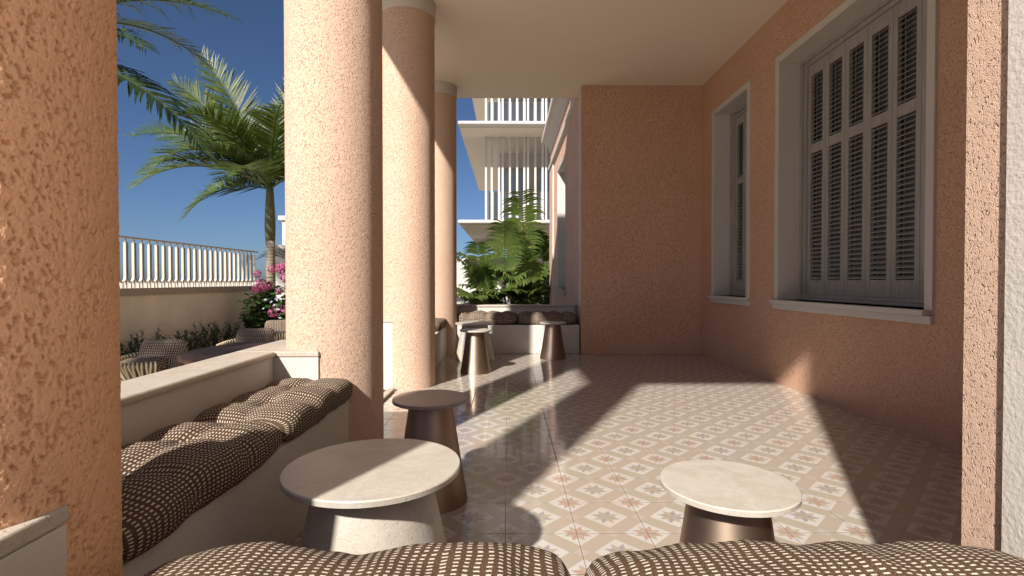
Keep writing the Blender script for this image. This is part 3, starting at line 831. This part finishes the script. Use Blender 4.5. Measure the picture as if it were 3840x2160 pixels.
def flower_ball(m, c, r0, r_):
    for k in range(85):
        n = rvec(r_)
        p = c + n * r0 * r_.uniform(.86, 1.05)
        s_ = n.cross(rvec(r_)).normalized(); t = n.cross(s_); q = r0 * .23
        for a in range(4):
            an = a * PI / 2; d = s_ * math.cos(an) + t * math.sin(an); e = n.cross(d)
            m.add([p, p + (d - e) * q * .5 + n * q * .1, p + d * q * 1.05 + n * q * .25, p + (d + e) * q * .5 + n * q * .1], [(0, 1, 2, 3)])
def hydrangea(lb, loc, sz, nst, seed):
    r_ = random.Random(seed)
    o = thing("flowering_bush", lb, 'bush', loc, 0, 'flowering bushes by the palm trunk')
    st = MB(); lf = MB(); fl = MB()
    tips = []
    for k in range(nst):
        a = r_.uniform(0, 2 * PI); rr = r_.uniform(.1, 1.0)
        tip = Vector((math.cos(a) * rr * sz[0], math.sin(a) * rr * sz[1], sz[2] * r_.uniform(.35, 1.0) * (1 - .25 * rr)))
        b = Vector((r_.uniform(-.1, .1), r_.uniform(-.1, .1), 0)); mid = b.lerp(tip, .5) + Vector((0, 0, .1))
        st.tube([b, mid, tip], [.010, .008, .005], 5); tips.append(tip)
        for i in range(13):
            s_ = .25 + .75 * i / 12
            p = (b.lerp(mid, s_ * 2) if s_ < .5 else mid.lerp(tip, s_ * 2 - 1))
            az = i * 2.1 + r_.uniform(-.5, .5); e = r_.uniform(-.2, .6)
            d = Vector((math.cos(az) * math.cos(e), math.sin(az) * math.cos(e), math.sin(e)))
            leaf_poly(lf, p, d, Vector((r_.uniform(-.5, .5), r_.uniform(-.9, .3), 1)).normalized(), r_.uniform(.14, .22), r_.uniform(.10, .15))
    st.build("stem", M['twig'], o); lf.build("foliage", M['hyd'], o)
    return o, tips, r_
def add_balls(o, pts, r0, r_):
    for p in pts:
        m = MB(); flower_ball(m, Vector(p), r0 * r_.uniform(.9, 1.1), r_)
        m.build("flower_head", M['pinkpetal'], o)
def small_flower(m, p, r0, n, r_):
    s_ = n.cross(rvec(r_)).normalized(); t = n.cross(s_)
    for a in range(5):
        an = a * 2 * PI / 5; d = s_ * math.cos(an) + t * math.sin(an); e = n.cross(d)
        m.add([p, p + (d * .6 - e * .42) * r0 + n * r0 * .25, p + d * r0 + n * r0 * .35, p + (d * .6 + e * .42) * r0 + n * r0 * .25], [(0, 1, 2, 3)])
def W(px, py, Y):                      # a point of the photograph at depth Y (used only to read off positions)
    return Vector(((px - 1278) / 1288 * Y, Y, 1.07 - (py - 707) / 1288 * Y))
hb = Vector((-6.05, 12.7, GZ))
o, tips, r_ = hydrangea('leafy bush with round pink flower heads at the foot of the tall palm', tuple(hb), (.45, .42, 1.72), 60, 5)
add_balls(o, [W(x, y, Y) - hb for x, y, Y in ((652, 690, 12.4), (649, 727, 12.4), (664, 725, 12.35), (681, 719, 12.3), (660, 712, 12.6), (706, 733, 12.3), (688, 678, 12.9))], .095, r_)
for x, y in ((672, 752), (684, 757), (698, 751), (668, 777), (701, 783), (690, 771)):
    fm_ = MB(); small_flower(fm_, W(x + r_.uniform(-4, 4), y + r_.uniform(-5, 5), 12.15) - hb, r_.uniform(.034, .050), Vector((r_.uniform(-.4, .4), -.7, .7)).normalized(), r_); fm_.build("small_flower", M['lilacpetal'], o)
hb2 = Vector((-5.35, 12.9, GZ))
o, tips, r_ = hydrangea('taller bush with pink flower heads half hidden by the sunlit column', tuple(hb2), (.45, .42, 1.95), 60, 6)
add_balls(o, [W(x, y, Y) - hb2 for x, y, Y in ((709, 677, 12.8), (719, 672, 12.8), (722, 700, 12.5), (724, 778, 12.3), (690, 787, 12.4), (745, 690, 12.6), (752, 740, 12.5))], .12, r_)
# small palm peeping over
o = thing("leafy_palm", 'small fine-leaved palm before the tall boundary wall, beside the sunlit column', 'palm', (-5.75, 14.3, GZ))
for i, (az, e0) in enumerate(((185, 62), (210, 55), (160, 70), (90, 75), (20, 60), (300, 60), (250, 62))):
    q = frond_mesh(A(az), e0, 95, 1.3, 24, .42, .026, 15, .8, .1, 0, 700 + i).build("frond", M['palm'], o); q.location = (0, 0, 1.75)
MB().tube([(0, 0, 0), (.02, 0, .9), (0, 0, 1.78)], [.05, .045, .035], 10).build("trunk", M['trunk'], o, smooth=True)
# leafy ground bushes with blush flowers in the far bed
for n_, (x, y, zz, lb) in enumerate(((-.45, 9.6, .34, 'low leafy plant with blush flowers, leftmost in the bed behind the far bench'),
                             (.15, 9.5, .30, 'low leafy plant with blush flowers, middle one behind the far bench'),
                             (.80, 9.6, .36, 'low leafy plant with blush flowers beside the house facade'))):
    r_ = random.Random(60 + n_)
    o = thing("flowering_plant", lb, 'plant', (x * 1.42, y * 1.42, .11), 0, 'flowering plants in the far bed'); o.scale = (1.42,) * 3
    lf = MB(); st = MB()
    for k in range(46):
        a = r_.uniform(0, 2 * PI); rr = r_.uniform(.0, .42)
        tip = Vector((math.cos(a) * rr, math.sin(a) * rr * .9, zz * r_.uniform(.45, 1.25)))
        st.tube([(0, 0, 0), tip * .5 + Vector((0, 0, .05)), tip], [.005, .004, .003], 4)
        for i in range(9):
            az = r_.uniform(0, 2 * PI); e = r_.uniform(-.2, .7)
            d = Vector((math.cos(az) * math.cos(e), math.sin(az) * math.cos(e), math.sin(e)))
            leaf_poly(lf, tip * r_.uniform(.5, 1), d, Vector((r_.uniform(-.4, .4), r_.uniform(-.4, .4), 1)).normalized(), r_.uniform(.06, .10), r_.uniform(.04, .06))
        if k % 5 == 0:
            fl = MB(); small_flower(fl, tip + Vector((0, -.03, .05)), .06, Vector((r_.uniform(-.4, .4), -.7, .7)).normalized(), r_); fl.build("flower", M['blush'], o)
    st.build("stem", M['stemgreen'], o); lf.build("foliage", M['brightleaf'], o)

# ------------------------------------------------------------------ garden table and chairs
TX, TY = -2.60, 5.90
gt = thing("garden_table", 'dark walnut round garden table beyond the left parapet', 'table', (TX, TY, GZ))
MB().lathe([(.96, .675), (1.0, .69), (1.0, .725), (.985, .735)], 96).build("tabletop", M['walnut'], gt, angle=30)
MB().lathe([(.80, .736), (.805, .7375), (.80, .7375)], 96, cap=False).build("inlay_ring", M['tubing'], gt)
MB().lathe([(.36, .0), (.34, .03), (.22, .30), (.24, .674)], 48).build("base", M['rope'], gt, angle=30)
tag(MB().lathe([(.545, .738), (.555, .742), (.555, .765), (.545, .770)], 72).build("turntable", M['walnut'], loc=(TX, TY, GZ), angle=30),
    'round walnut turntable raised on the middle of the garden table', 'turntable')
def chair():
    c = thing("rope_armchair", '', 'chair', (0, 0, 0), 0, 'rope armchairs round the garden table')
    # local: faces -y; back towards +y; rim is an open C
    def rim(t):      # t 0..1 round the C from the front right to the front left
        a = R(14 + 292 * t); return Vector((.37 * math.cos(a), .34 * math.sin(a) * 1.0, .60 + .06 * math.sin(a) ** 1 if math.sin(a) > 0 else .60))
    def low(t):
        a = R(14 + 292 * t); return Vector((.24 * math.cos(a), .23 * math.sin(a), .20))
    MB().tube([rim(i / 40) for i in range(41)], .011, 8).build("rim", M['tubing'], c, smooth=True)
    MB().tube([(.24 * math.cos(i / 32 * 2 * PI), .23 * math.sin(i / 32 * 2 * PI), .20) for i in range(33)], .011, 8).build("lower_ring", M['tubing'], c, smooth=True)
    rp = MB(); n = 46
    for i in range(n):
        t = (i + .5) / n; tt = min(1, max(0, t + (.022 if i % 2 else -.022)))
        a, b = rim(t), low(tt)
        out = Vector((a.x, a.y, 0)).normalized()
        rp.tube([a + out * .014 + Vector((0, 0, .012)), a + out * .020 + Vector((0, 0, -.03)), a.lerp(b, .5) - out * .015, b + out * .012], [.010, .012, .012, .010], 6)
        rp.tube([a + out * .014 + Vector((0, 0, .012)), a - out * .014 + Vector((0, 0, .006)), a - out * .012 - Vector((0, 0, .05))], .010, 6)
    rp.build("rope_weave", M['rope'], c, smooth=True)
    for a in (45, 135, 225, 315):
        MB().tube([(.22 * math.cos(R(a)), .21 * math.sin(R(a)), .21), (.29 * math.cos(R(a)), .28 * math.sin(R(a)), .004)], .013, 8).build("leg", M['tubing'], c, smooth=True)
    s_ = cushion_mesh(.45, .44, .22, 21, 40, 36, 0).build("seat_cushion", M['weave_big'], c, smooth=True); s_.location = (-.06, -.04, .42)
    b_ = cushion_mesh(.56, .40, .12, 22, 40, 36, 0, flatbot=.5).build("back_cushion", M['weave_big'], c, smooth=True)
    b_.location = (.04, .22, .60); b_.rotation_euler = (R(68), 0, R(-6))
    return c
c0 = chair(); c0.location = (-4.16, 6.0, GZ); c0.rotation_euler = (0, 0, R(6)); c0["label"] = 'rope armchair left of the walnut garden table, nearest the near column'
dup(c0, (-3.78, 7.45, GZ), R(4), 'rope armchair behind the walnut garden table, only its woven back showing')
dup(c0, (-4.03, 9.1, GZ), R(28), 'farthest rope armchair, beneath the pink flower bush by the column')
